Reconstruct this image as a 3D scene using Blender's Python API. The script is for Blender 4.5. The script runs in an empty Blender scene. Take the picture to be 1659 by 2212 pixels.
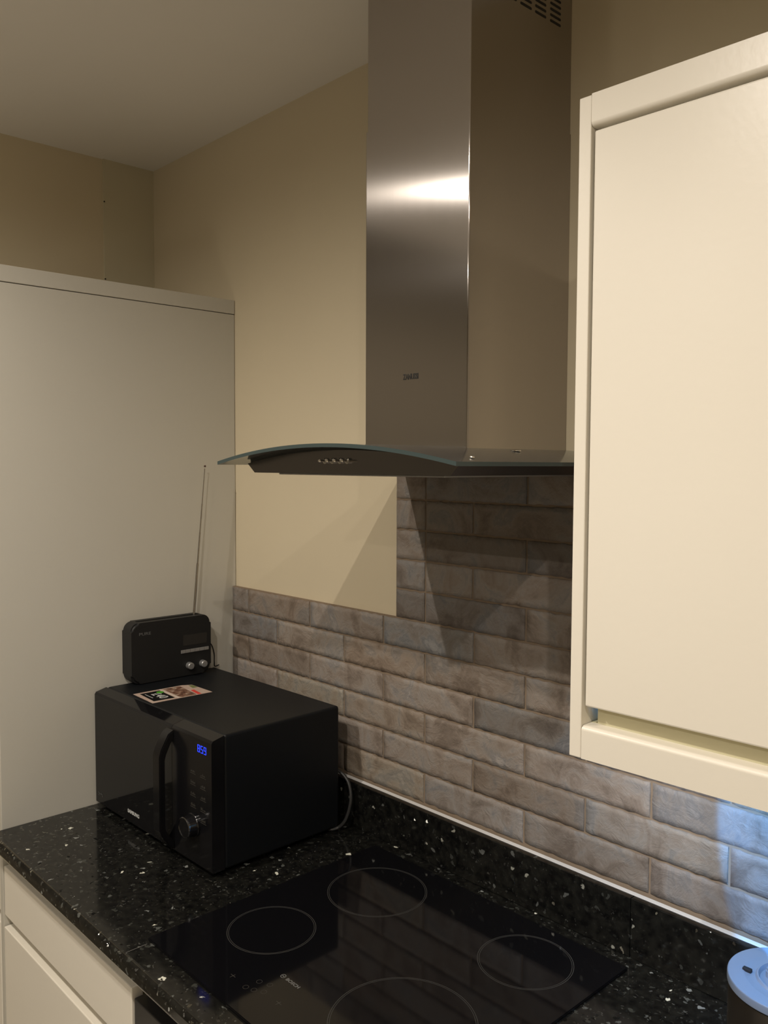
import bpy, bmesh, math, random
from mathutils import Matrix, Vector
random.seed(7)
S = bpy.context.scene
COL = S.collection
PI = math.pi

# ---------------------------------------------------------------- camera, lights, exposure
# world frame: back wall is y=0 (room towards -y), worktop surface is z=0, tall cabinet side is x=0
F_PX = 1854.6; YAW = 0.82039; PITCH = 0.05585; ROLL = 0.0039
fw = Vector((-math.sin(YAW)*math.cos(PITCH), math.cos(YAW)*math.cos(PITCH), -math.sin(PITCH)))
r0 = fw.cross(Vector((0, 0, 1))).normalized(); u0 = r0.cross(fw)
rt = r0*math.cos(ROLL) + u0*math.sin(ROLL); up = -r0*math.sin(ROLL) + u0*math.cos(ROLL)
cd = bpy.data.cameras.new('camera'); cam = bpy.data.objects.new('camera', cd); COL.objects.link(cam)
cd.sensor_fit = 'VERTICAL'; cd.sensor_height = 36.0; cd.sensor_width = 27.0
cd.lens = F_PX/2212*36.0; cd.clip_start = 0.02
M = Matrix((rt, up, -fw)).transposed().to_4x4(); M.translation = Vector((1.89920, -1.24228, 0.79673))
cam.matrix_world = M
S.camera = cam

S.view_settings.view_transform = 'Standard'; S.view_settings.look = 'None'
S.view_settings.gamma = 1.0; S.view_settings.use_curve_mapping = False
S.view_settings.exposure = 0.0

W = bpy.data.worlds.new('world'); S.world = W; W.use_nodes = True
W.node_tree.nodes['Background'].inputs[0].default_value = (0.5, 0.6, 0.8, 1)
W.node_tree.nodes['Background'].inputs[1].default_value = 0.05

def spot(name, loc, power, col, size=140, blend=0.75, rad=0.02, target=None):
    l = bpy.data.lights.new(name, 'SPOT'); l.energy = power; l.color = col
    l.spot_size = math.radians(size); l.spot_blend = blend; l.shadow_soft_size = rad
    o = bpy.data.objects.new(name, l); COL.objects.link(o); o.location = loc
    if target is not None:
        o.rotation_euler = (Vector(target) - Vector(loc)).to_track_quat('-Z', 'Y').to_euler()
    return o
WARM = (1.0, 0.91, 0.80)
# recessed ceiling downlights, a row about 1.3 m out from the wall and another behind the camera
for loc, pw in (((1.25, -1.30, 1.62), 36), ((0.36, -1.38, 1.62), 46), ((2.10, -1.33, 1.62), 33), ((0.42, -2.60, 1.62), 30), ((1.60, -2.60, 1.62), 36)):
    spot('downlight', loc, pw, WARM, 175 if loc[1] > -2 else 179, 0.8, 0.009)
# unseen upward fill, added to brighten the ceiling and upper walls
spot('ceiling_fill', (0.35, -2.5, 0.55), 28, (1.0, 0.90, 0.76), 160, 1.0, 0.08, (0.35, -2.4, 1.6))
# made-up cool spots under the wall cabinet, added to light tiles and lid
UL = Vector((1.50, -0.30, 0.425))
spot('added_cool_spot', UL, 15.0, (0.12, 0.43, 1.0), 105, 0.05, 0.004, UL + Vector((.40, 1.0, -.271)))
spot('added_cool_spot', (1.35, -0.30, 0.425), 5.0, (0.88, 0.92, 1.0), 80, 0.9, 0.01, (1.20, 0.0, 0.14))
spot('added_cool_spot', UL, 3.8, (0.18, 0.46, 1.0), 62, 0.6, 0.004, (1.53, -0.16, 0.16))

# ---------------------------------------------------------------- material helpers
def mat(name, col=(0.5, 0.5, 0.5), rough=0.5, metal=0.0, spec=0.5, coat=0.0, coat_rough=0.03, emis=None, estr=0.0):
    m = bpy.data.materials.new(name); m.use_nodes = True
    b = m.node_tree.nodes['Principled BSDF']
    b.inputs['Base Color'].default_value = (*col, 1); b.inputs['Roughness'].default_value = rough
    b.inputs['Metallic'].default_value = metal; b.inputs['Specular IOR Level'].default_value = spec
    b.inputs['Coat Weight'].default_value = coat; b.inputs['Coat Roughness'].default_value = coat_rough
    if emis:
        b.inputs['Emission Color'].default_value = (*emis, 1); b.inputs['Emission Strength'].default_value = estr
    return m
class NT:
    def __init__(s, m): s.t = m.node_tree; s.b = s.t.nodes['Principled BSDF']
    def n(s, typ, **kw):
        o = s.t.nodes.new(typ)
        for k, v in kw.items():
            if k.startswith('i_'):
                key = k[2:]; key = int(key) if key.isdigit() else key.replace('_', ' ')
                o.inputs[key].default_value = v
            else: setattr(o, k, v)
        return o
    def l(s, a, b): s.t.links.new(a, b)
def ramp(nt, fac, stops, interp='LINEAR'):
    r = nt.n('ShaderNodeValToRGB'); nt.l(fac, r.inputs[0]); cr = r.color_ramp; cr.interpolation = interp
    while len(cr.elements) < len(stops): cr.elements.new(0.5)
    for e, (p, c) in zip(cr.elements, stops): e.position = p; e.color = (*c, 1)
    return r.outputs[0]
def add_noise_bump(m, scale, strength, dist=0.002, detail=3):
    nt = NT(m); tc = nt.n('ShaderNodeTexCoord'); nz = nt.n('ShaderNodeTexNoise', i_Scale=scale, i_Detail=detail)
    nt.l(tc.outputs['Object'], nz.inputs['Vector']); bp = nt.n('ShaderNodeBump', i_Strength=strength, i_Distance=dist)
    nt.l(nz.outputs[0], bp.inputs['Height']); nt.l(bp.outputs[0], nt.b.inputs['Normal']); return nz
def mottled(name, c1, c2, scale, rough, **kw):
    m = mat(name, c1, rough, **kw); nt = NT(m); tc = nt.n('ShaderNodeTexCoord')
    nz = nt.n('ShaderNodeTexNoise', i_Scale=scale, i_Detail=4.0); nt.l(tc.outputs['Object'], nz.inputs['Vector'])
    nt.l(ramp(nt, nz.outputs[0], [(0.3, c1), (0.7, c2)]), nt.b.inputs['Base Color'])
    nb = nt.n('ShaderNodeTexNoise', i_Scale=scale*30, i_Detail=3.0); nt.l(tc.outputs['Object'], nb.inputs['Vector'])
    bp = nt.n('ShaderNodeBump', i_Strength=0.12, i_Distance=0.001); nt.l(nb.outputs[0], bp.inputs['Height'])
    nt.l(bp.outputs[0], nt.b.inputs['Normal'])
    return m

M_WALL = mottled('cream_wall_paint', (0.60, 0.52, 0.37), (0.62, 0.54, 0.385), 3, 0.75)
M_CEIL = mottled('white_ceiling_paint', (0.76, 0.73, 0.68), (0.79, 0.76, 0.71), 2, 0.85)
M_CAB = mottled('cream_cabinet_lacquer', (0.80, 0.755, 0.66), (0.81, 0.765, 0.67), 4, 0.32, spec=0.5)
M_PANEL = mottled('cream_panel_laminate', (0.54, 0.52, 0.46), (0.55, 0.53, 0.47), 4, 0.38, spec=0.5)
M_CARC = mat('cream_carcass', (0.66, 0.62, 0.42), 0.45)
M_REAR = mottled('brown_paint', (0.13, 0.115, 0.085), (0.15, 0.13, 0.095), 3, 0.8)
M_FLOOR = mottled('grey_floor', (0.60, 0.56, 0.49), (0.66, 0.62, 0.55), 5, 0.5)
M_GROUT = mat('brown_grout', (0.22, 0.165, 0.115), 0.9)
M_BLACKG = mat('gloss_black_glass', (0.004, 0.004, 0.005), 0.06, spec=0.32)
M_BLACKP = mat('gloss_black_plastic', (0.006, 0.006, 0.007), 0.16, spec=0.5)
M_BLACKM = mat('satin_black_steel', (0.004, 0.005, 0.0065), 0.48, spec=0.3); add_noise_bump(M_BLACKM, 1200, 0.08, 0.0004)
M_RUBBER = mat('matt_black_rubber', (0.010, 0.010, 0.010), 0.55, spec=0.35)
M_SILVER = mat('silver_plastic', (0.42, 0.42, 0.42), 0.32, metal=0.7)
M_AERIAL = mat('dull_chrome', (0.42, 0.40, 0.38), 0.2, metal=1.0)
M_CHROME = mat('chrome', (0.75, 0.73, 0.70), 0.12, metal=1.0)
M_MARK = mat('pale_print', (0.55, 0.56, 0.55), 0.5)
M_DIM = mat('dim_grey_print', (0.045, 0.042, 0.036), 0.5)
M_RING = mat('grey_ring_print', (0.045, 0.045, 0.043), 0.45)
M_DARKTXT = mat('black_print', (0.012, 0.011, 0.010), 0.5)
M_BLUE = mat('blue_display', (0, 0, 0), 0.4, emis=(0.025, 0.06, 1.0), estr=1.6)
M_SCREEN = mat('dark_screen', (0.022, 0.021, 0.019), 0.2)
M_CABLE = mat('grey_cable', (0.03, 0.03, 0.03), 0.4)
M_SLOT = mat('slot_dark', (0.012, 0.012, 0.014), 0.6)
M_OVEN = mat('dark_grey_oven_steel', (0.04, 0.038, 0.036), 0.35, metal=0.3)

def steel(name, col, rough, aniso, rot):
    m = mat(name, col, rough, metal=1.0); nt = NT(m)
    nt.b.inputs['Anisotropic'].default_value = aniso; nt.b.inputs['Anisotropic Rotation'].default_value = rot
    tg = nt.n('ShaderNodeTangent', direction_type='RADIAL', axis='Z'); nt.l(tg.outputs[0], nt.b.inputs['Tangent'])
    tc = nt.n('ShaderNodeTexCoord'); mp = nt.n('ShaderNodeMapping'); mp.inputs['Scale'].default_value = (600, 600, 4)
    nz = nt.n('ShaderNodeTexNoise', i_Scale=1.0, i_Detail=2.0); nt.l(tc.outputs['Object'], mp.inputs[0]); nt.l(mp.outputs[0], nz.inputs['Vector'])
    mr = nt.n('ShaderNodeMapRange'); mr.inputs['To Min'].default_value = rough-0.01; mr.inputs['To Max'].default_value = rough+0.012
    nt.l(nz.outputs[0], mr.inputs[0]); nt.l(mr.outputs[0], nt.b.inputs['Roughness'])
    return m
M_STEEL = steel('brushed_stainless_steel', (0.46, 0.43, 0.41), 0.15, 1.0, 0.0)
M_STEEL2 = steel('stainless_steel_dark_reflection', (0.17, 0.16, 0.155), 0.22, 0.5, 0.0)  # base darkened to stand in for the dark room it reflects
M_CAN = steel('brushed_steel_canister', (0.34, 0.30, 0.26), 0.35, 0.6, 0.0)
M_LID = mat('satin_lid', (0.24, 0.29, 0.37), 0.3, metal=0.2)

def glass_mat():
    m = bpy.data.materials.new('clear_canopy_glass'); m.use_nodes = True; t = m.node_tree; t.nodes.clear()
    o = t.nodes.new('ShaderNodeOutputMaterial'); mx = t.nodes.new('ShaderNodeMixShader')
    tr = t.nodes.new('ShaderNodeBsdfTransparent'); tr.inputs[0].default_value = (0.985, 0.99, 0.985, 1)
    gl = t.nodes.new('ShaderNodeBsdfGlossy'); gl.inputs[0].default_value = (0.9, 0.92, 0.92, 1); gl.inputs[1].default_value = 0.10
    fr = t.nodes.new('ShaderNodeFresnel'); fr.inputs[0].default_value = 1.5
    t.links.new(fr.outputs[0], mx.inputs[0]); t.links.new(tr.outputs[0], mx.inputs[1]); t.links.new(gl.outputs[0], mx.inputs[2])
    df = t.nodes.new('ShaderNodeBsdfDiffuse'); df.inputs[0].default_value = (0.5, 0.47, 0.46, 1)   # grey share standing in for the pale reflection on the glass
    m2 = t.nodes.new('ShaderNodeMixShader'); m2.inputs[0].default_value = 0.05
    t.links.new(mx.outputs[0], m2.inputs[1]); t.links.new(df.outputs[0], m2.inputs[2])
    t.links.new(m2.outputs[0], o.inputs[0]); return m
M_GLASS = glass_mat()
M_GEDGE = mat('green_glass_edge', (0.045, 0.065, 0.065), 0.2, spec=0.6)

def granite(name, k, thr):
    m = mat(name, (0.01, 0.01, 0.01), 0.10, spec=0.5); nt = NT(m)
    tc = nt.n('ShaderNodeTexCoord')
    dn = nt.n('ShaderNodeTexNoise', i_Scale=70.0, i_Detail=3.0); nt.l(tc.outputs['Object'], dn.inputs['Vector'])
    vm = nt.n('ShaderNodeVectorMath', operation='MULTIPLY_ADD'); nt.l(dn.outputs['Color'], vm.inputs[0])
    vm.inputs[1].default_value = (0.022, 0.022, 0.022); nt.l(tc.outputs['Object'], vm.inputs[2])
    cols = []
    base = ramp(nt, dn.outputs[0], [(0.35, (0.004, 0.004, 0.004)), (0.7, (0.013, 0.013, 0.011))])
    prev = base
    rough = None
    for sc, stops, rim in ((210.0, [(0.0, (0, 0, 0)), (0.70, (0, 0, 0)), (0.80, (0.02, 0.02, 0.017)), (0.95, (0.06, 0.06, 0.055)), (1.0, (0.12, 0.12, 0.11))], 0.35),
                      (95.0, [(0.0, (0, 0, 0)), (0.86, (0, 0, 0)), (0.88, (0.03, 0.032, 0.028)), (0.94, (0.08, 0.085, 0.08)), (0.975, (0.22, 0.23, 0.22)), (0.99, (0.7, 0.7, 0.6))], 0.36)):
        v = nt.n('ShaderNodeTexVoronoi', i_Scale=sc); nt.l(vm.outputs[0], v.inputs['Vector'])
        sep = nt.n('ShaderNodeSeparateColor'); nt.l(v.outputs['Color'], sep.inputs[0])
        c = ramp(nt, sep.outputs[0], [(p, tuple(q*k for q in cc)) for p, cc in stops], 'CONSTANT')
        mk = ramp(nt, v.outputs['Distance'], [(0.0, (1, 1, 1)), (rim, (1, 1, 1)), (rim+0.08, (0, 0, 0))])
        ml = nt.n('ShaderNodeMix', data_type='RGBA', blend_type='MULTIPLY'); ml.inputs[0].default_value = 1
        nt.l(c, ml.inputs[6]); nt.l(mk, ml.inputs[7])
        ad = nt.n('ShaderNodeMix', data_type='RGBA', blend_type='ADD'); ad.inputs[0].default_value = 1
        nt.l(prev, ad.inputs[6]); nt.l(ml.outputs[2], ad.inputs[7]); prev = ad.outputs[2]
    nt.l(prev, nt.b.inputs['Base Color'])
    # mica-like flakes: tilted mirrors inside the stone
    v = nt.n('ShaderNodeTexVoronoi', i_Scale=105.0); nt.l(vm.outputs[0], v.inputs['Vector'])
    sep = nt.n('ShaderNodeSeparateColor'); nt.l(v.outputs['Color'], sep.inputs[0])
    th = nt.n('ShaderNodeMath', operation='GREATER_THAN'); nt.l(sep.outputs[1], th.inputs[0]); th.inputs[1].default_value = thr
    dd = nt.n('ShaderNodeMath', operation='LESS_THAN'); nt.l(v.outputs['Distance'], dd.inputs[0]); dd.inputs[1].default_value = 0.36
    mk = nt.n('ShaderNodeMath', operation='MULTIPLY'); nt.l(th.outputs[0], mk.inputs[0]); nt.l(dd.outputs[0], mk.inputs[1])
    g = nt.n('ShaderNodeNewGeometry'); t2 = nt.n('ShaderNodeVectorMath', operation='SUBTRACT'); nt.l(v.outputs['Color'], t2.inputs[0]); t2.inputs[1].default_value = (.5, .5, .5)
    ma = nt.n('ShaderNodeVectorMath', operation='MULTIPLY_ADD'); nt.l(t2.outputs[0], ma.inputs[0]); ma.inputs[1].default_value = (.9, .9, .9); nt.l(g.outputs['Normal'], ma.inputs[2])
    nn = nt.n('ShaderNodeVectorMath', operation='NORMALIZE'); nt.l(ma.outputs[0], nn.inputs[0])
    fl = nt.n('ShaderNodeBsdfGlossy'); fl.inputs[0].default_value = (.42, .43, .41, 1); fl.inputs[1].default_value = 0.28; nt.l(nn.outputs[0], fl.inputs['Normal'])
    mx = nt.n('ShaderNodeMixShader'); nt.l(mk.outputs[0], mx.inputs[0]); nt.l(nt.b.outputs[0], mx.inputs[1]); nt.l(fl.outputs[0], mx.inputs[2])
    out = [n for n in m.node_tree.nodes if n.type == 'OUTPUT_MATERIAL'][0]; nt.l(mx.outputs[0], out.inputs[0])
    return m
M_GRAN = granite('black_sparkle_granite', 1.0, 0.84)
M_GRAN_DIM = granite('black_granite_dim_glints', 0.35, 0.975)  # same granite; its weaker glints at this angle put into dimmer flakes

def tile_mat():
    m = mat('grey_brick_tile', (0.3, 0.25, 0.2), 0.55, spec=0.4); nt = NT(m)
    tc = nt.n('ShaderNodeTexCoord'); at = nt.n('ShaderNodeVertexColor', layer_name='tint')
    n1 = nt.n('ShaderNodeTexNoise', i_Scale=13.0, i_Detail=6.0, i_Roughness=0.62, i_Distortion=0.8); nt.l(tc.outputs['Object'], n1.inputs['Vector'])
    c = ramp(nt, n1.outputs[0], [(0.36, (0.185, 0.148, 0.12)), (0.46, (0.26, 0.215, 0.18)), (0.55, (0.29, 0.255, 0.225)), (0.62, (0.225, 0.21, 0.20)), (0.70, (0.33, 0.30, 0.275))])
    mx = nt.n('ShaderNodeMix', data_type='RGBA', blend_type='MULTIPLY'); mx.inputs[0].default_value = 1
    nt.l(c, mx.inputs[6]); nt.l(at.outputs[0], mx.inputs[7])
    n2 = nt.n('ShaderNodeTexNoise', i_Scale=70.0, i_Detail=6.0, i_Roughness=0.7, i_Distortion=1.2); nt.l(tc.outputs['Object'], n2.inputs['Vector'])
    w = ramp(nt, n2.outputs[0], [(0.0, (0.88, 0.88, 0.88)), (0.62, (1, 1, 1)), (0.75, (1.2, 1.2, 1.22))])
    m2 = nt.n('ShaderNodeMix', data_type='RGBA', blend_type='MULTIPLY'); m2.inputs[0].default_value = 1
    nt.l(mx.outputs[2], m2.inputs[6]); nt.l(w, m2.inputs[7]); nt.l(m2.outputs[2], nt.b.inputs['Base Color'])
    n3 = nt.n('ShaderNodeTexNoise', i_Scale=28.0, i_Detail=8.0, i_Roughness=0.65, i_Distortion=1.5); nt.l(tc.outputs['Object'], n3.inputs['Vector'])
    bp = nt.n('ShaderNodeBump', i_Strength=0.8, i_Distance=0.004); nt.l(n3.outputs[0], bp.inputs['Height'])
    nt.l(bp.outputs[0], nt.b.inputs['Normal'])
    return m
M_TILE = tile_mat()

# ---------------------------------------------------------------- object helpers
def finish(o, label=None, cat=None, group=None, kind=None):
    if label: o['label'] = label
    if cat: o['category'] = cat
    if group: o['group'] = group
    if kind: o['kind'] = kind
    return o
def root(name, loc, label, cat, rz=0.0, group=None):
    o = bpy.data.objects.new(name, None); COL.objects.link(o); o.location = loc; o.rotation_euler = (0, 0, rz)
    o.empty_display_size = 0.05
    return finish(o, label, cat, group)
def obj(name, bm, m, parent=None, local=False, smooth=False, label=None):
    """one mesh; vertices are given in world axes unless local; they are moved to the parent's frame"""
    me = bpy.data.meshes.new(name)
    if parent is not None and not local:
        q = parent; off = Vector((0, 0, 0))
        while q is not None: off += Vector(q.location); q = q.parent
        bmesh.ops.translate(bm, verts=bm.verts, vec=-off)
    bmesh.ops.recalc_face_normals(bm, faces=bm.faces)
    bm.to_mesh(me); bm.free()
    ms = m if isinstance(m, (list, tuple)) else [m]
    for x in ms: me.materials.append(x)
    if smooth:
        for p in me.polygons: p.use_smooth = True
        me.set_sharp_from_angle(angle=math.radians(35))
    o = bpy.data.objects.new(name, me); COL.objects.link(o)
    if smooth:
        w = o.modifiers.new('normals', 'WEIGHTED_NORMAL'); w.keep_sharp = True; w.weight = 100
    if parent is not None: o.parent = parent
    if label: o['label'] = label
    return o
def box(bm, x0, x1, y0, y1, z0, z1, bev=0.0, seg=2):
    vs = [bm.verts.new((x, y, z)) for x in (x0, x1) for y in (y0, y1) for z in (z0, z1)]
    fs = [bm.faces.new([vs[i] for i in f]) for f in ((0, 1, 3, 2), (4, 6, 7, 5), (0, 4, 5, 1), (2, 3, 7, 6), (0, 2, 6, 4), (1, 5, 7, 3))]
    if bev > 0:
        es = {e for f in fs for e in f.edges}
        bmesh.ops.bevel(bm, geom=list(es), offset=bev, segments=seg, affect='EDGES', profile=0.5)
    return bm
def B(*a, **k): return box(bmesh.new(), *a, **k)
def prism(bm, poly, axis, a0, a1):
    """poly of 2D points extruded along axis ('x': (y,z), 'y': (x,z), 'z': (x,y))"""
    def P(p, a): return {'x': (a, p[0], p[1]), 'y': (p[0], a, p[1]), 'z': (p[0], p[1], a)}[axis]
    A = [bm.verts.new(P(p, a0)) for p in poly]; Bv = [bm.verts.new(P(p, a1)) for p in poly]
    n = len(poly); bm.faces.new(A); bm.faces.new(Bv[::-1])
    for i in range(n): bm.faces.new((A[i], A[(i+1) % n], Bv[(i+1) % n], Bv[i]))
    return bm
def lathe(bm, prof, seg=48, mtx=None):
    """prof: (r, z) pairs about the z axis"""
    rings = []
    for r, z in prof:
        if r < 1e-6: rings.append([bm.verts.new((0, 0, z))])
        else: rings.append([bm.verts.new((r*math.cos(2*PI*i/seg), r*math.sin(2*PI*i/seg), z)) for i in range(seg)])
    for a, b in zip(rings, rings[1:]):
        for i in range(seg):
            j = (i+1) % seg
            if len(a) == 1 and len(b) == 1: continue
            if len(a) == 1: bm.faces.new((a[0], b[i], b[j]))
            elif len(b) == 1: bm.faces.new((a[i], a[j], b[0]))
            else: bm.faces.new((a[i], a[j], b[j], b[i]))
    if mtx is not None:
        vs = [v for r in rings for v in r]; bmesh.ops.transform(bm, matrix=mtx, verts=vs)
    return bm
def tube(bm, pts, rad, seg=10, closed=False):
    pts = [Vector(p) for p in pts]; n = len(pts); rings = []
    rads = rad if isinstance(rad, (list, tuple)) else [rad]*n
    ref = Vector((0.13, 0.31, 0.94)).normalized()
    for i, p in enumerate(pts):
        if closed: d = pts[(i+1) % n] - pts[i-1]
        else: d = pts[min(i+1, n-1)] - pts[max(i-1, 0)]
        d.normalize(); a = d.cross(ref)
        if a.length < 1e-3: a = d.cross(Vector((1, 0, 0)))
        a.normalize(); b = d.cross(a)
        rings.append([bm.verts.new(p + (a*math.cos(2*PI*k/seg) + b*math.sin(2*PI*k/seg))*rads[i]) for k in range(seg)])
    rr = rings + [rings[0]] if closed else rings
    for a, b in zip(rr, rr[1:]):
        for k in range(seg): bm.faces.new((a[k], a[(k+1) % seg], b[(k+1) % seg], b[k]))
    if not closed: bm.faces.new(rings[0][::-1]); bm.faces.new(rings[-1])
    return bm
def smooth_path(pts, sub=8):
    pts = [Vector(p) for p in pts]; out = []
    for i in range(len(pts)-1):
        p0 = pts[max(i-1, 0)]; p1 = pts[i]; p2 = pts[i+1]; p3 = pts[min(i+2, len(pts)-1)]
        for k in range(sub):
            t = k/sub
            out.append(0.5*((2*p1) + (-p0+p2)*t + (2*p0-5*p1+4*p2-p3)*t*t + (-p0+3*p1-3*p2+p3)*t**3))
    out.append(pts[-1]); return out
def rrect(w, h, r, seg=6, cx=0, cy=0):
    out = []
    for sx, sy, a0 in ((1, 1, 0), (-1, 1, 90), (-1, -1, 180), (1, -1, 270)):
        for k in range(seg+1):
            a = math.radians(a0 + 90*k/seg); out.append((cx+sx*(w/2-r)+r*math.cos(a), cy+sy*(h/2-r)+r*math.sin(a)))
    return out
def text_bm(s, width, height, mtx, depth=0.0003, bold=0.0):
    """solid lettering in the local xy plane scaled to width x height, then placed by mtx"""
    cu = bpy.data.curves.new('t', 'FONT'); cu.body = s; cu.size = 1.0; cu.extrude = 0.02; cu.offset = bold; cu.resolution_u = 4
    o = bpy.data.objects.new('t', cu); COL.objects.link(o)
    bpy.context.view_layer.update()
    me = o.to_mesh(); bm = bmesh.new(); bm.from_mesh(me); o.to_mesh_clear()
    bpy.data.objects.remove(o); bpy.data.curves.remove(cu)
    xs = [v.co.x for v in bm.verts]; ys = [v.co.y for v in bm.verts]
    x0, x1, y0, y1 = min(xs), max(xs), min(ys), max(ys)
    for v in bm.verts:
        v.co = Vector(((v.co.x-x0)/(x1-x0)*width, (v.co.y-y0)/(y1-y0)*height, (v.co.z+0.02)/0.04*depth))
    bmesh.ops.transform(bm, matrix=mtx, verts=bm.verts); return bm
def frame(o, ex, ey, ez):
    m = Matrix((Vector(ex).normalized(), Vector(ey).normalized(), Vector(ez).normalized())).transposed().to_4x4()
    m.translation = Vector(o); return m

# ---------------------------------------------------------------- the room
def struct(name, bm, m, **k): return finish(obj(name, bm, m, **k), kind='structure')
FZ = -0.91; CZ = 1.642; XL = -0.427; XR = 3.2; YF = -3.4
struct('floor', B(XL-.1, XR+.1, YF-.1, 0.1, FZ-.05, FZ), M_FLOOR)
struct('ceiling', B(XL-.1, XR+.1, YF-.1, 0.1, CZ, CZ+.05), M_CEIL)
struct('wall_back', B(XL-.1, XR+.1, 0.0, 0.1, FZ, CZ), M_WALL)
struct('wall_left', B(XL-.1, XL, -0.75, 0.0, FZ, CZ), M_WALL)
struct('wall_side', B(XL-.1, XL, YF, -0.75, FZ, CZ), M_REAR)
struct('wall_right', B(XR, XR+.1, YF, 0.0, FZ, CZ), M_WALL)
struct('wall_front', B(XL-.1, XR+.1, YF-.1, YF, FZ, CZ), M_REAR)
# slim strip, slightly greyer than the wall, in the corner above the tall cabinet
M_STRIP = mottled('grey_cream', (0.55, 0.50, 0.36), (0.57, 0.52, 0.38), 3, 0.75)
t1 = struct('trim_1', B(XL, XL+.006, -0.153, 0.0, 1.215, CZ), M_STRIP)
bm = bmesh.new()
for zz in (1.525, 1.312): lathe(bm, [(0, 0), (.0022, 0), (.0022, .0015), (0, .002)], 10, Matrix.Translation((XL+.006, -.1515, zz)) @ Matrix.Rotation(PI/2, 4, 'Y'))
nm = obj('nail', bm, M_DARKTXT); nm.parent = t1

# ---------------------------------------------------------------- tall cabinet on the left
tc = root('tall_cabinet', (0, -0.31, FZ), 'tall cream cabinet whose plain side panel fills the left of the view', 'cabinet')
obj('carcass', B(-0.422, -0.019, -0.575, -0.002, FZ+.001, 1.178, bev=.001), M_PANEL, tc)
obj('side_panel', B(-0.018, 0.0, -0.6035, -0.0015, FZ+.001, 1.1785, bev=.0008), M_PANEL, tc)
obj('door', B(-0.422, -0.0195, -0.602, -0.580, -.190, 1.176, bev=.002), M_CAB, tc)
obj('door', B(-0.422, -0.0195, -0.604, -0.580, FZ+.15, -.215, bev=.002), M_CAB, tc)
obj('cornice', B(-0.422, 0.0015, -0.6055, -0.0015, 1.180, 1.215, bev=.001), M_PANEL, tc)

# ---------------------------------------------------------------- tiled splashback
TY = -0.0135; ROW = 0.0617; ZT = 0.4777
bm = bmesh.new(); tint = bm.loops.layers.color.new('tint')
def tile(x0, x1, z0, z1):
    rnd = random.random
    g = 0.0012
    x0 += g; x1 -= g; z0 += g; z1 -= g
    if x1-x0 < 0.01: return
    nx = max(3, int((x1-x0)/0.012)); nz = 6
    xs = [x0, x0+.0012] + [x0+.0012+(x1-x0-.0024)*k/nx for k in range(1, nx)] + [x1-.0012, x1]
    zs = [z0, z0+.0012] + [z0+.0012+(z1-z0-.0024)*k/nz for k in range(1, nz)] + [z1-.0012, z1]
    ph = rnd()*50; tilt = (rnd()-.5)*.0012; lift = (rnd()-.5)*.0008
    V = []
    for i, x in enumerate(xs):
        col = []
        for j, z in enumerate(zs):
            ex = i in (0, len(xs)-1); ez = j in (0, len(zs)-1)
            y = TY + lift + tilt*((x-x0)/(x1-x0)-.5) + 0.0005*math.sin(x*90+ph)*math.sin(z*140+ph)
            dx = dz = 0
            if ex or ez: y = TY + 0.0035
            if j in (0, 1, len(zs)-1, len(zs)-2): dz = (0.0009*math.sin(x*210+ph) + (rnd()-.5)*.0011)
            if i in (0, 1, len(xs)-1, len(xs)-2): dx = (rnd()-.5)*.0008
            col.append(bm.verts.new((x+dx, y, z+dz)))
        V.append(col)
    b = random.uniform(0.84, 1.10); w = random.uniform(-.03, .03)
    c = (b*(1+w), b, b*(1-w*1.4), 1)
    for i in range(len(xs)-1):
        for j in range(len(zs)-1):
            f = bm.faces.new((V[i][j], V[i+1][j], V[i+1][j+1], V[i][j+1])); f.smooth = 0 < i < len(xs)-2 and 0 < j < len(zs)-2; f.material_index = 0
            for lp in f.loops: lp[tint] = c
XE = 1.96
def joints(off, a, b):
    out = [a]; x = off
    while x < b-0.004:
        if x > a+0.012: out.append(x)
        x += 0.2525
    out.append(b); return out
for r in range(7):                                    # long band under the paint
    z1 = ZT - r*ROW; z0 = max(z1-ROW, .1)
    if z1-z0 < .02: continue
    js = joints(0.076 if r % 2 == 0 else 0.199, 0.001, XE)
    for a, b in zip(js, js[1:]): tile(a, b, z0, z1)
for r in range(5):                                    # taller field behind the hob
    z0 = ZT + r*ROW; z1 = z0+ROW
    js = [0.6175, 0.7035] + joints(0.9555-.2525*3 if r % 2 == 0 else 0.829-.2525, 0.7035, 1.285)[1:]
    for a, b in zip(js, js[1:]): tile(a, b, z0, z1)
def gbox(x0, x1, z0, z1):
    n = len(bm.faces); box(bm, x0, x1, -0.0118, -0.0005, z0, z1); bm.faces.ensure_lookup_table()
    for f in bm.faces[n:]:
        f.material_index = 1
gbox(0.001, XE, 0.10, ZT-.0006); gbox(0.618, 1.2850, ZT-.0006, ZT+5*ROW-.0006)
o = obj('tiled_splashback', bm, [M_TILE, M_GROUT], smooth=False)
finish(o, 'grey brick-shaped wall tiles with brown grout between worktop and cream wall', 'wall tiles')

# ---------------------------------------------------------------- worktop and upstand
def edge_profile(y_front, z_top, z_bot, y_back, r=0.010, n=6):
    p = [(y_back, z_top)]
    for k in range(n+1):
        a = PI/2*k/n; p.append((y_front + r - r*math.sin(a), z_top - r + r*math.cos(a)))
    for k in range(n+1):
        a = PI/2*k/n; p.append((y_front + r - r*math.cos(a), z_bot + r - r*math.sin(a)))
    p.append((y_back, z_bot)); return p
wt = root('worktop', (1.0, -0.31, -0.03), 'black sparkly granite worktop with rounded front edge', 'worktop')
bm = bmesh.new(); prism(bm, edge_profile(-0.632, 0.0, -0.032, -0.001), 'x', 0.0025, 1.96)
obj('slab', bm, M_GRAN, wt, smooth=True)
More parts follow.
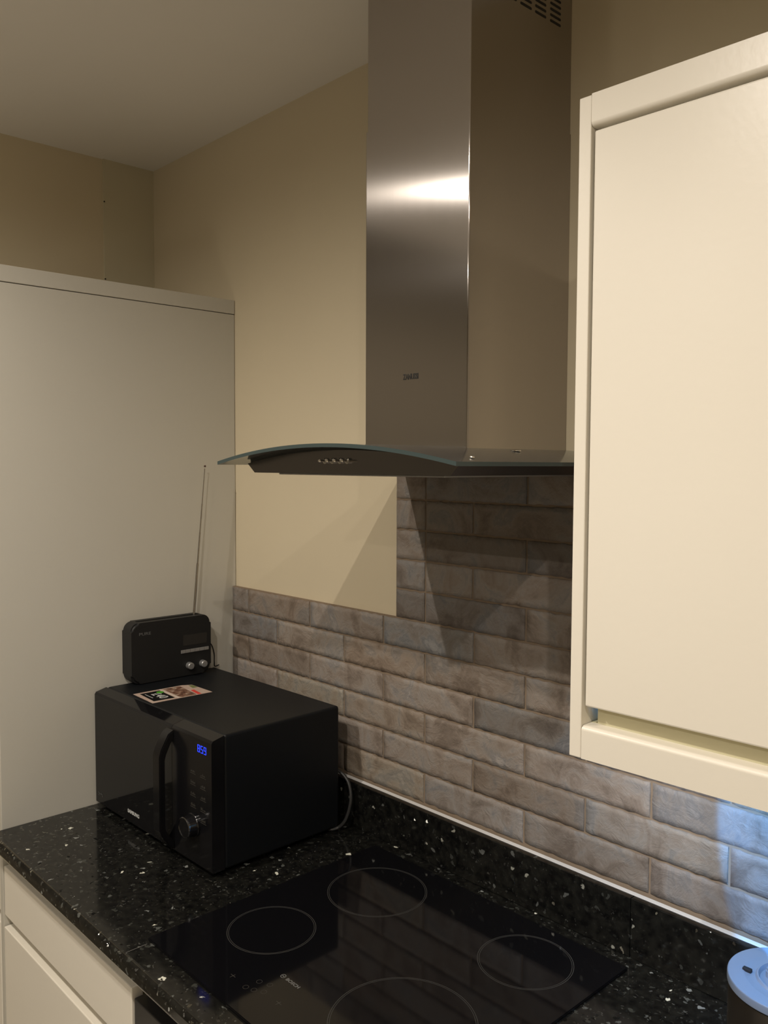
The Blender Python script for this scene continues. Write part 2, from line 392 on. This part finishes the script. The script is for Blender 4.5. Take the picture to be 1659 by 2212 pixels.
# fine pale seams in front of and behind the hob
obj('seam', B(0.6215, 0.6222, -0.6225, -0.585, -0.0002, 0.0002), mat('pale_seam', (0.2, 0.19, 0.18), 0.4), wt)
up_ = root('upstand', (1.0, -0.02, 0.0), 'black granite upstand along the back of the worktop below the tiles', 'upstand')
M_SEAL = mat('pale_sealant', (0.50, 0.49, 0.48), 0.35)
obj('strip', B(0.0025, 1.1855, -0.030, -0.0145, 0.0005, 0.0985, bev=.0012), M_GRAN_DIM, up_, smooth=True)
obj('strip', B(1.1865, 1.96, -0.030, -0.0145, 0.0005, 0.0985, bev=.0012), M_GRAN_DIM, up_, smooth=True)
bm = bmesh.new(); prism(bm, [(-0.0140, 0.0988), (-0.0185, 0.0988), (-0.0165, 0.1005), (-0.0135, 0.1022)], 'x', 0.0025, 1.96)
obj('sealant_bead', bm, M_SEAL, up_, label='pale sealant bead between granite and tiles')

# ---------------------------------------------------------------- base units
du = root('drawer_unit', (0.30, -0.30, FZ), 'cream handleless drawer unit under the worktop left of the oven', 'drawer unit')
obj('carcass', B(0.003, 0.598, -0.572, -0.002, FZ+.12, -0.034), M_CARC, du)
obj('drawer', B(0.003, 0.5975, -0.602, -0.580, -0.190, -0.080, bev=.002), M_CAB, du)
obj('drawer', B(0.003, 0.5975, -0.604, -0.580, -0.455, -0.215, bev=.002), M_CAB, du)
obj('drawer', B(0.003, 0.5975, -0.604, -0.580, FZ+.15, -0.480, bev=.002), M_CAB, du)
obj('plinth', B(0.003, 0.598, -0.54, -0.52, FZ+.001, FZ+.119), M_CAB, du)
ov = root('built_in_oven', (0.90, -0.30, FZ), 'dark grey built-in oven front under the hob, just in view at bottom left', 'oven')
obj('body', B(0.6005, 1.1975, -0.575, -0.01, FZ+.02, -0.036), M_BLACKM, ov)
obj('control_panel', B(0.603, 1.195, -0.600, -0.5755, -0.205, -0.095, bev=.002), M_OVEN, ov)
obj('door', B(0.603, 1.195, -0.600, -0.5755, -0.74, -0.212, bev=.003), M_BLACKG, ov)
bm = bmesh.new(); tube(bm, [(0.65, -.635, -.25), (1.15, -.635, -.25)], .009, 14)
for xx in (.68, 1.12): tube(bm, [(xx, -.6005, -.25), (xx, -.632, -.25)], .006, 10)
obj('handle', bm, M_SILVER, ov, smooth=True)
bu = root('base_cabinet', (1.58, -0.30, FZ), 'cream base cabinet under the worktop right of the oven', 'cabinet')
obj('carcass', B(1.200, 1.955, -0.572, -0.002, FZ+.12, -0.034), M_CARC, bu)
obj('door', B(1.202, 1.955, -0.602, -0.580, FZ+.15, -0.080, bev=.002), M_CAB, bu)

# ---------------------------------------------------------------- hob
hb = root('ceramic_hob', (0.9075, -0.32, 0.0), 'black glass ceramic hob with four ringed cooking zones set in the worktop', 'hob')
HX0, HX1, HY0, HY1, HZ = 0.611, 1.2035, -0.579, -0.0615, 0.0045
bm = bmesh.new(); pl = rrect(HX1-HX0, HY1-HY0, .004, 4, (HX0+HX1)/2, (HY0+HY1)/2)
prism(bm, pl, 'z', 0.0003, HZ)
bmesh.ops.bevel(bm, geom=[e for e in bm.edges if all(abs(v.co.z-HZ) < 1e-6 for v in e.verts)], offset=.0012, segments=2, affect='EDGES')
obj('glass_top', bm, M_BLACKG, hb, smooth=True)
def ring_bm(bm, cx, cy, r0, r1, z, h=.00012, seg=96):
    ps = [(r0, z), (r1, z), (r1, z+h), (r0, z+h), (r0, z)]
    rings = [[bm.verts.new((cx+r*math.cos(2*PI*i/seg), cy+r*math.sin(2*PI*i/seg), zz)) for i in range(seg)] for r, zz in ps[:4]]
    rings.append(rings[0])
    for a, b in zip(rings, rings[1:]):
        for i in range(seg): bm.faces.new((a[i], a[(i+1) % seg], b[(i+1) % seg], b[i]))
for cx, cy, r in ((0.756, -0.190, .0925), (0.731, -0.411, .0755), (1.082, -0.168, .0765), (1.058, -0.418, .1075)):
    bm = bmesh.new(); ring_bm(bm, cx, cy, r-.0009, r+.0001, HZ); ring_bm(bm, cx, cy, r-.0036, r-.0028, HZ)
    obj('zone_ring', bm, M_RING, hb)
bm = text_bm('BOSCH', .031, .0062, frame((.863, -.4800, HZ), (1, 0, 0), (0, 1, 0), (0, 0, 1)), .00015, .02)
ring_bm(bm, .8535, -.4765, .0036, .0046, HZ); box(bm, .8512, .8558, -.4772, -.4758, HZ, HZ+.00012)
obj('maker_mark', bm, mat('grey_print', (0.16, 0.16, 0.155), 0.4), hb)
for (cx, cy) in ((.840, -.512), (.858, -.505), (.8375, -.535), (.866, -.522), (.852, -.530)):
    bm = bmesh.new(); ring_bm(bm, cx, cy, .0042, .0047, HZ, seg=24); obj('touch_control', bm, M_DIM, hb)
for (cx, cy) in ((.800, -.533), (.903, -.521)):
    bm = prism(bmesh.new(), [(cx-.006, cy-.0004), (cx-.0004, cy-.0004), (cx-.0004, cy-.006), (cx+.0004, cy-.006), (cx+.0004, cy-.0004), (cx+.006, cy-.0004),
         (cx+.006, cy+.0004), (cx+.0004, cy+.0004), (cx+.0004, cy+.004), (cx-.0004, cy+.004), (cx-.0004, cy+.0004), (cx-.006, cy+.0004)], 'z', HZ, HZ+.0001)
    obj('touch_symbol', bm, M_DIM, hb)

# ---------------------------------------------------------------- extractor hood
CX0, CX1, CYF = 0.7934, 1.0268, -0.2566
gx0, gx1, gyf = 0.637, 1.183, -0.453; gc = (gx0+gx1)/2; gh = (gx1-gx0)/2
def gz(x): return 0.800 + 0.0265*(1-((x-gc)/gh)**2)
hd = root('cooker_hood', (gc, -0.2, 0.78), 'stainless steel chimney cooker hood with curved glass canopy above the hob', 'cooker hood')
def sleeve(x0, x1, yf, z0, z1, r=.0025):
    bm = bmesh.new(); t = .0012
    outer = [(x0, -.0005), (x0, yf+r)] + [(x0+r-r*math.cos(a), yf+r-r*math.sin(a)) for a in (PI/8, PI/4, 3*PI/8)] + [(x0+r, yf), (x1-r, yf)] + \
            [(x1-r+r*math.sin(a), yf+r-r*math.cos(a)) for a in (PI/8, PI/4, 3*PI/8)] + [(x1, yf+r), (x1, -.0005)]
    prism(bm, outer, 'z', z0, z1); return bm
obj('lower_chimney', sleeve(CX0, CX1, CYF, .8213, 1.354), M_STEEL, hd, smooth=True)
uc = obj('upper_chimney', sleeve(CX0+.0018, CX1-.0018, CYF+.0018, 1.3541, CZ-.001), M_STEEL, hd, smooth=True)
bm = bmesh.new()
for c in (-.124-.038*2, -.124-.038, -.124, -.086, -.046):
    for r in range(10):
        zz = 1.522 + r*.0093
        if zz > 1.62: continue
        pl = rrect(.029, .0042, .002, 3, c, zz); prism(bm, pl, 'x', CX1-.0022, CX1-.0015)
o = obj('vent_grille', bm, M_SLOT, hd)
obj('maker_mark', text_bm('ZANUSSI', .035, .0095, frame((.8865, CYF-.0001, .9335), (1, 0, 0), (0, 0, 1), (0, -1, 0)), .0003, .03), M_DARKTXT, hd)
# glass canopy
bm = bmesh.new(); n = 40; th = .0055; T = []; Bo = []
gxs = [gx0, gx0+.006] + [gx0+.006+(gx1-gx0-.012)*k/(n-2) for k in range(1, n-2)] + [gx1-.006, gx1]
for x in gxs:
    T.append([bm.verts.new((x, y, gz(x))) for y in (gyf, -.0008)])
    Bo.append([bm.verts.new((x, y, gz(x)-th)) for y in (gyf, -.0008)])
for i in range(n):
    f = bm.faces.new((T[i][0], T[i+1][0], T[i+1][1], T[i][1])); f = bm.faces.new((Bo[i][1], Bo[i+1][1], Bo[i+1][0], Bo[i][0])); f.material_index = 1 if i in (0, n-1) else 0   # opaque underside strips, added to cast a thin edge shadow
    f = bm.faces.new((T[i][0], Bo[i][0], Bo[i+1][0], T[i+1][0])); f.material_index = 1
    f = bm.faces.new((T[i][1], T[i+1][1], Bo[i+1][1], Bo[i][1])); f.material_index = 1
for i in (0, n):
    f = bm.faces.new((T[i][0], T[i][1], Bo[i][1], Bo[i][0])); f.material_index = 1
gl = obj('glass_canopy', bm, [M_GLASS, M_GEDGE], hd, smooth=True, label='clear curved glass canopy with dark green edge')
# motor housing below the glass: arched top, sloping ends
bm = bmesh.new(); A = []; Cc = []
bx0, bx1, bxt0, bxt1 = .6885, 1.1365, .668, 1.152; byf = -.4125
poly = [(bx0, .7815), (bx1, .7815), (bxt1, gz(bxt1)-th-.0035)]
for k in range(1, 24): x = bxt1 + (bxt0-bxt1)*k/24; poly.append((x, gz(x)-th-.0035))
poly.append((bxt0, gz(bxt0)-th-.0035))
prism(bm, poly, 'y', byf, -.016)
bd = obj('housing', bm, M_STEEL2, hd)
bm = bmesh.new(); poly = []
for k in range(25): x = bxt0+.003 + (bxt1-bxt0-.006)*k/24; poly.append((x, gz(x)-th-.0002))
for k in range(25): x = bxt1-.003 + (bxt0-bxt1+.006)*k/24; poly.append((x, gz(x)-th-.0036))
prism(bm, poly, 'y', byf+.004, -.02)
obj('gasket', bm, mat('dark_gasket', (0.03, 0.033, 0.03), 0.4), hd)
obj('filter', B(.72, 1.10, -.385, -.03, .7785, .7814, bev=.001), M_SILVER, hd)
for k, kx in enumerate((.8805, .898, .9155, .9325)):
    bm = bmesh.new()
    lathe(bm, [(0, 0), (.0045, 0), (.0045, .0035), (.0022, .0042), (.0019, .0120), (.0026, .0126), (.0028, .0140), (.0018, .0155), (0, .0158)], 20,
          Matrix.Translation((kx, byf, .801)) @ Matrix.Rotation(PI/2, 4, 'X'))
    obj('button', bm, M_CHROME, hd, smooth=True)
for fx, fy, fr in ((1.075, -.200, .0085), (1.158, -.395, .0035), (.662, -.395, .0035), (.745, -.2, .0085)):
    bm = bmesh.new(); lathe(bm, [(0, 0), (fr, 0), (fr, .0016), (fr*.82, .0026), (0, .0028)], 24, Matrix.Translation((fx, fy, gz(fx)+.0002)))
    obj('fixing_cap', bm, M_CHROME, hd, smooth=True)

# ---------------------------------------------------------------- wall cabinet on the right
UR = 0.0212
wc = root('wall_cabinet', (1.289, -0.357, 0.436), 'cream handleless wall cabinet with flat door at the right edge of the view', 'cabinet', rz=UR)
L = dict(parent=wc, local=True)
H = .7975; CW = .52
obj('side_panel', B(0, .0165, 0, .343, .0, H-.001, bev=.0012), M_CAB, **L)
obj('side_panel', B(CW-.0165, CW, 0, .343, .0, H-.001, bev=.0012), M_CAB, **L)
bm = bmesh.new(); box(bm, .0175, CW-.0175, .030, .343, .066, H-.037)
obj('carcass', bm, M_CARC, **L)
bm = prism(bmesh.new(), [(0.0-.0005, H), (-.0005, H-.032)] + [(-.0005+.006-.006*math.cos(a), H-.032-.006*math.sin(a)) for a in (PI/6, PI/3, PI/2)] + [(.06, H-.038), (.06, H)], 'x', .0172, CW-.0172)
obj('cornice', bm, M_CAB, smooth=True, **L)
obj('door', B(.0205, CW-.0205, .0015, .0235, .0655, H-.043, bev=.0022), M_CAB, **L)
bm = prism(bmesh.new(), [(0, 0), (0, .035)] + [(.006-.006*math.cos(a), .035+.006*math.sin(a)) for a in (PI/6, PI/3, PI/2)] + [(.022, .041), (.022, 0)], 'x', .0172, CW-.0172)
obj('pelmet', bm, M_CAB, smooth=True, **L)
obj('grip_rail', B(.026, CW-.026, .0225, .0298, .0415, .0655), M_CARC, **L)
obj('back_strip', B(.0175, CW-.0175, .0225, .06, .036, .0414), M_CARC, **L)

# ---------------------------------------------------------------- microwave
mw = root('microwave_oven', (0.5033, -0.387, 0.0), 'black microwave oven with gloss door standing on the worktop', 'microwave', rz=0.0167)
L = dict(parent=mw, local=True)
MW, MD, MH = .491, .3215, .2752
bm = B(-MW+.001, 0.0005, .029, MD, .009, MH, bev=.006, seg=4)
obj('casing', bm, M_BLACKM, smooth=True, **L)
def fascia(x0, x1):
    return prism(bmesh.new(), [(0.002, .010), (0.0, .012), (0.0, MH-.012), (.0035, MH-.007), (.0285, MH-.0008), (.0285, .010)], 'x', x0, x1)
obj('door', fascia(-MW, -.1465), M_BLACKG, **L)
obj('control_panel', fascia(-.1455, 0.0), M_BLACKP, **L)
# arched vertical handle
hx0, hx1 = -.166, -.138
prof_o = [(0.0, MH-.016), (-.012, MH-.022), (-.028, MH-.050), (-.033, MH-.066), (-.033, .060), (-.028, .046), (-.012, .022), (0.0, .014)]
prof_i = [(0.0, .032), (-.010, .038), (-.020, .058), (-.023, .068), (-.023, MH-.074), (-.020, MH-.062), (-.010, MH-.042), (0.0, MH-.034)]
bm = prism(bmesh.new(), prof_o + prof_i, 'x', hx0, hx1)
bmesh.ops.bevel(bm, geom=[e for e in bm.edges if abs(e.verts[0].co.x-e.verts[1].co.x) < 1e-6], offset=.002, segments=2, affect='EDGES')
obj('handle', bm, M_BLACKP, smooth=True, **L)
# clock digits: seven segment strokes
def seg7(bm, x, z, w, h, on):
    t = .0016; s = .18*0
    P = {'a': (0, w, h-t, h), 'g': (0, w, h/2-t/2, h/2+t/2), 'd': (0, w, 0, t), 'f': (0, t, h/2, h), 'b': (w-t, w, h/2, h), 'e': (0, t, 0, h/2), 'c': (w-t, w, 0, h/2)}
    for k in on:
        a, b, c, d = P[k]; c += .0003; d -= .0003
        box(bm, x+a+.0003, x+b-.0003, -.0008, -.0002, z+c, z+d)
bm = bmesh.new(); X0 = -.0485
for k, on in enumerate(('abcdefg', 'afgcd', 'abfgcd')): seg7(bm, X0+k*.0112, .2375, .0082, .0150, on)
obj('clock_display', bm, M_BLUE, **L)
# faint key legends
bm = bmesh.new(); rr = random.Random(3)
for row in range(5):
    for c in range(2):
        cx = -.066 + c*.036; cz = .196 - row*.0225
        box(bm, cx-.010, cx+.010, -.0006, -.0001, cz-.0065, cz-.0058)
        for k in range(5):
            a = cx-.008+k*.0034; hgt = rr.uniform(.0015, .0055); box(bm, a, a+.0017, -.0006, -.0001, cz-.0035, cz-.0035+hgt)
obj('key_legend', bm, M_DIM, **L)
kn = obj('dial', lathe(bmesh.new(), [(0, 0), (.0235, 0), (.0235, .004), (.0215, .0065), (.0205, .020), (.0190, .0225), (.0120, .0230), (0, .0225)], 48,
      Matrix.Translation((-.0640, 0, .0880)) @ Matrix.Rotation(PI/2, 4, 'X')), M_BLACKP, smooth=True, **L)
bm = bmesh.new(); lathe(bm, [(.0200, .0205), (.0208, .0200), (.0206, .0225), (.0190, .0237), (.0188, .0228), (.0200, .0205)], 48, Matrix.Translation((-.0640, 0, .0880)) @ Matrix.Rotation(PI/2, 4, 'X'))
r_ = obj('dial_rim', bm, mat('dark_chrome', (0.22, 0.22, 0.23), 0.18, metal=1.0), smooth=True, parent=kn, local=True)
obj('maker_mark', text_bm('SAMSUNG', .051, .0080, frame((-.3365, -.0002, .0315), (1, 0, 0), (0, 0, 1), (0, -1, 0)), .0004, .03), M_MARK, **L)
bm = bmesh.new()
for k in range(3): box(bm, -.478+k*.009, -.472+k*.009, -.0006, -.0001, .030+.003*(k % 2), .0325+.003*(k % 2))
tube(bm, [(-.478, -.0004, .037), (-.470, -.0004, .034), (-.464, -.0004, .037), (-.456, -.0004, .034)], .0006, 6)
obj('door_symbol', bm, M_RING, **L)
for fx in (-.455, -.04):
    for fy in (.05, .285):
        obj('foot', lathe(bmesh.new(), [(0, 0.0004), (.012, 0.0004), (.013, .0095), (0, .0095)], 20, Matrix.Translation((fx, fy, 0))), M_RUBBER, smooth=True, **L)
o = obj('mains_lead', tube(bmesh.new(), smooth_path([(-.045, MD-.004, .128), (-.020, MD+.014, .124), (.006, MD+.020, .105), (.020, MD+.016, .070), (.016, MD+.006, .030), (.002, MD-.004, .0085), (-.014, MD-.02, .0050), (-.05, MD+.01, .0048)]), .0036, 10), M_CABLE, smooth=True, **L)
o['label'] = 'grey mains lead looping out from behind the microwave'

# ---------------------------------------------------------------- leaflet on the microwave
Z0 = MH + .0004
lf = root('voucher_leaflet', (0.166, -0.281, Z0), 'small printed voucher leaflet with a black £40 box lying on the microwave', 'leaflet')
qa, qb, qc, qd = Vector((.117, -.352)), Vector((.213, -.355)), Vector((.2185, -.209)), Vector((.121, -.2115))
def LQ(s, t): p = (qa*(1-s)+qb*s)*(1-t) + (qd*(1-s)+qc*s)*t; return (p.x, p.y)
def paper(poly, z0, z1): return prism(bmesh.new(), [LQ(*p) for p in poly], 'z', z0, z1)
M_PAPER = mottled('pinkish_paper', (0.46, 0.33, 0.27), (0.52, 0.42, 0.35), 40, 0.35)
M_PHOTO = mat('printed_photo', (0.2, 0.1, 0.06), 0.3); nt = NT(M_PHOTO)
_tc = nt.n('ShaderNodeTexCoord'); _v = nt.n('ShaderNodeTexNoise', i_Scale=75.0, i_Detail=4.0); nt.l(_tc.outputs['Object'], _v.inputs['Vector'])
nt.l(ramp(nt, _v.outputs[0], [(0.34, (0.03, 0.025, 0.02)), (0.45, (0.16, 0.075, 0.05)), (0.55, (0.25, 0.15, 0.10)), (0.64, (0.42, 0.33, 0.26)), (0.72, (0.12, 0.13, 0.09))]), nt.b.inputs['Base Color'])
obj('sheet', paper([(0, 0), (1, 0), (1, 1), (.12, 1), (0, .86)], Z0, Z0+.0005), M_PAPER, lf)
obj('black_box', paper([(.10, .08), (.88, .06), (.90, .40), (.10, .42)], Z0+.0005, Z0+.0007), mat('black_card', (0.006, 0.006, 0.006), 0.3), lf)
obj('picture', paper([(.06, .50), (.97, .47), (.97, .74), (.06, .80)], Z0+.0005, Z0+.0007), M_PHOTO, lf)
obj('red_band', paper([(.55, .80), (.98, .76), (.98, .82), (.55, .86)], Z0+.0005, Z0+.0007), mat('red_print', (0.62, 0.06, 0.045), 0.4), lf)
obj('white_band', paper([(.02, .44), (.96, .43), (.96, .455), (.02, .465)], Z0+.0005, Z0+.0007), mat('white_print', (0.6, 0.52, 0.45), 0.4), lf)
obj('green_patch', paper([(.13, .93), (.40, .90), (.40, .99), (.15, .99)], Z0+.0005, Z0+.0007), mat('olive_print', (0.16, 0.19, 0.07), 0.4), lf)
cx_, cy_ = LQ(.26, .375)
obj('badge', lathe(bmesh.new(), [(0, 0), (.0085, 0), (.0085, .0003), (0, .0003)], 28, Matrix.Translation((cx_, cy_, Z0+.0007))), mat('green_print', (0.08, 0.33, 0.03), 0.4), lf)
obj('price', text_bm('£40', .046, .021, frame((LQ(.30, .20)[0], LQ(.30, .20)[1], Z0+.0007), (1, .02, 0), (-.02, 1, 0), (0, 0, 1)), .0003, .0), M_MARK, lf)
bm = bmesh.new()
for k in range(9): a = LQ(.22+.045*k, .125); box(bm, a[0], a[0]+.003, a[1], a[1]+.0018, Z0+.0007, Z0+.0009)
obj('small_print', bm, M_MARK, lf)

# ---------------------------------------------------------------- portable radio
rd = root('portable_radio', (0.027, -0.216, MH+.0005), 'black portable radio with silver knobs and raised aerial on top of the microwave', 'radio')
RX0, RX1, RY0, RY1, RZ0, RZ1 = .0035, .0500, -.3215, -.1085, MH+.002, .4215
def rounded_slab(x0, x1, y0, y1, z0, z1, r, be):
    bm = prism(bmesh.new(), rrect(y1-y0, z1-z0, r, 7, (y0+y1)/2, (z0+z1)/2), 'x', x0, x1)
    es = [e for e in bm.edges if abs(e.verts[0].co.x-e.verts[1].co.x) < 1e-7]
    bmesh.ops.bevel(bm, geom=es, offset=be, segments=3, affect='EDGES'); return bm
bm = rounded_slab(RX0, RX1, RY0, RY1, RZ0, RZ1, .021, .0055)
body = obj('case', bm, M_RUBBER, rd, smooth=True)
obj('top_groove', prism(bmesh.new(), rrect(.012, .168, .005, 4, .0265, -.2145), 'z', RZ1-.0005, RZ1+.0003), mat('groove_black', (0.002, 0.002, 0.002), 0.8, spec=0.1), rd)
obj('screen', prism(bmesh.new(), rrect(.066, .026, .002, 3, -.153, .3645), 'x', RX1-.0002, RX1+.0004), M_SCREEN, rd)
for k in range(6):
    y = -.1925 + k*.0129
    obj('preset_button', B(RX1-.0005, RX1+.0022, y, y+.0124, .3335, .3415, bev=.0006), M_SILVER, rd)
for y in (-.171, -.134):
    o = obj('knob', lathe(bmesh.new(), [(0, 0), (.0085, 0), (.0088, .002), (.0084, .0125), (.0072, .0138), (0, .0140)], 32,
        Matrix.Translation((RX1-.0003, y, .3015)) @ Matrix.Rotation(PI/2, 4, 'Y')), M_SILVER, rd, smooth=True, label='silver knob')
obj('maker_mark', text_bm('PURE', .030, .0068, frame((RX1, -.3015, .3915), (0, 1, 0), (0, 0, 1), (1, 0, 0)), .0003, .0), mat('grey_badge', (0.12, 0.12, 0.12), 0.4), rd)
a0 = Vector((.0285, -.1440, .4150)); a1 = Vector((.0285, -.1085, .7895)); D = a1-a0
cuts = [(0, .0030), (.355, .0030), (.356, .0022), (.56, .0021), (.561, .0017), (.75, .0017), (.751, .0013), (.985, .0012)]
bm = tube(bmesh.new(), [a0+D*t for t, r in cuts], [r for t, r in cuts], 14)
ae = obj('aerial', bm, M_AERIAL, rd, smooth=True, label='raised telescopic metal aerial')
bm = bmesh.new(); bmesh.ops.create_uvsphere(bm, u_segments=14, v_segments=10, radius=.0028, matrix=Matrix.Translation(a1))
o = obj('aerial_tip', bm, mat('dark_tip', (0.10, 0.06, 0.045), 0.3, metal=0.6), rd, smooth=True)
o = obj('power_lead', tube(bmesh.new(), smooth_path([(.012, -.1100, .345), (.014, -.098, .346), (.016, -.086, .335), (.017, -.079, .312), (.016, -.078, .290), (.012, -.074, .2775), (.006, -.058, .2772)]), .0014, 8), M_RUBBER, rd, smooth=True)
for y in (-.29, -.14):
    obj('foot', B(.012, .042, y-.008, y+.008, MH+.0003, MH+.0035, bev=.0008), M_RUBBER, rd)

# ---------------------------------------------------------------- canister at the right edge
cn = root('storage_canister', (1.493, -0.170, 0.0), 'brushed steel storage canister with blue-lit flat lid at the bottom right corner', 'canister')
C = Matrix.Translation((1.493, -.170, 0))
obj('body', lathe(bmesh.new(), [(0, .0005), (.071, .0005), (.0735, .004), (.0735, .148), (.070, .149), (0, .149)], 72, C), M_CAN, cn, smooth=True)
obj('lid', lathe(bmesh.new(), [(0, .1495), (.0742, .1495), (.0750, .1505), (.0750, .1585), (.0740, .1600), (.0560, .1606), (.0535, .1592), (.0420, .1588), (.0400, .1612), (.0385, .1615), (.0365, .1560), (.0300, .1545), (0, .1545)], 72, C), M_LID, cn, smooth=True)
bm = prism(bmesh.new(), rrect(.062, .016, .006, 5, 1.493, -.170), 'z', .1546, .1640)
bmesh.ops.bevel(bm, geom=[e for e in bm.edges if all(v.co.z > .163 for v in e.verts)], offset=.002, segments=2, affect='EDGES')
obj('lid_handle', bm, M_LID, cn, smooth=True)
obj('catch', B(1.440, 1.451, -.192, -.186, .1590, .1635, bev=.001), M_SLOT, cn)
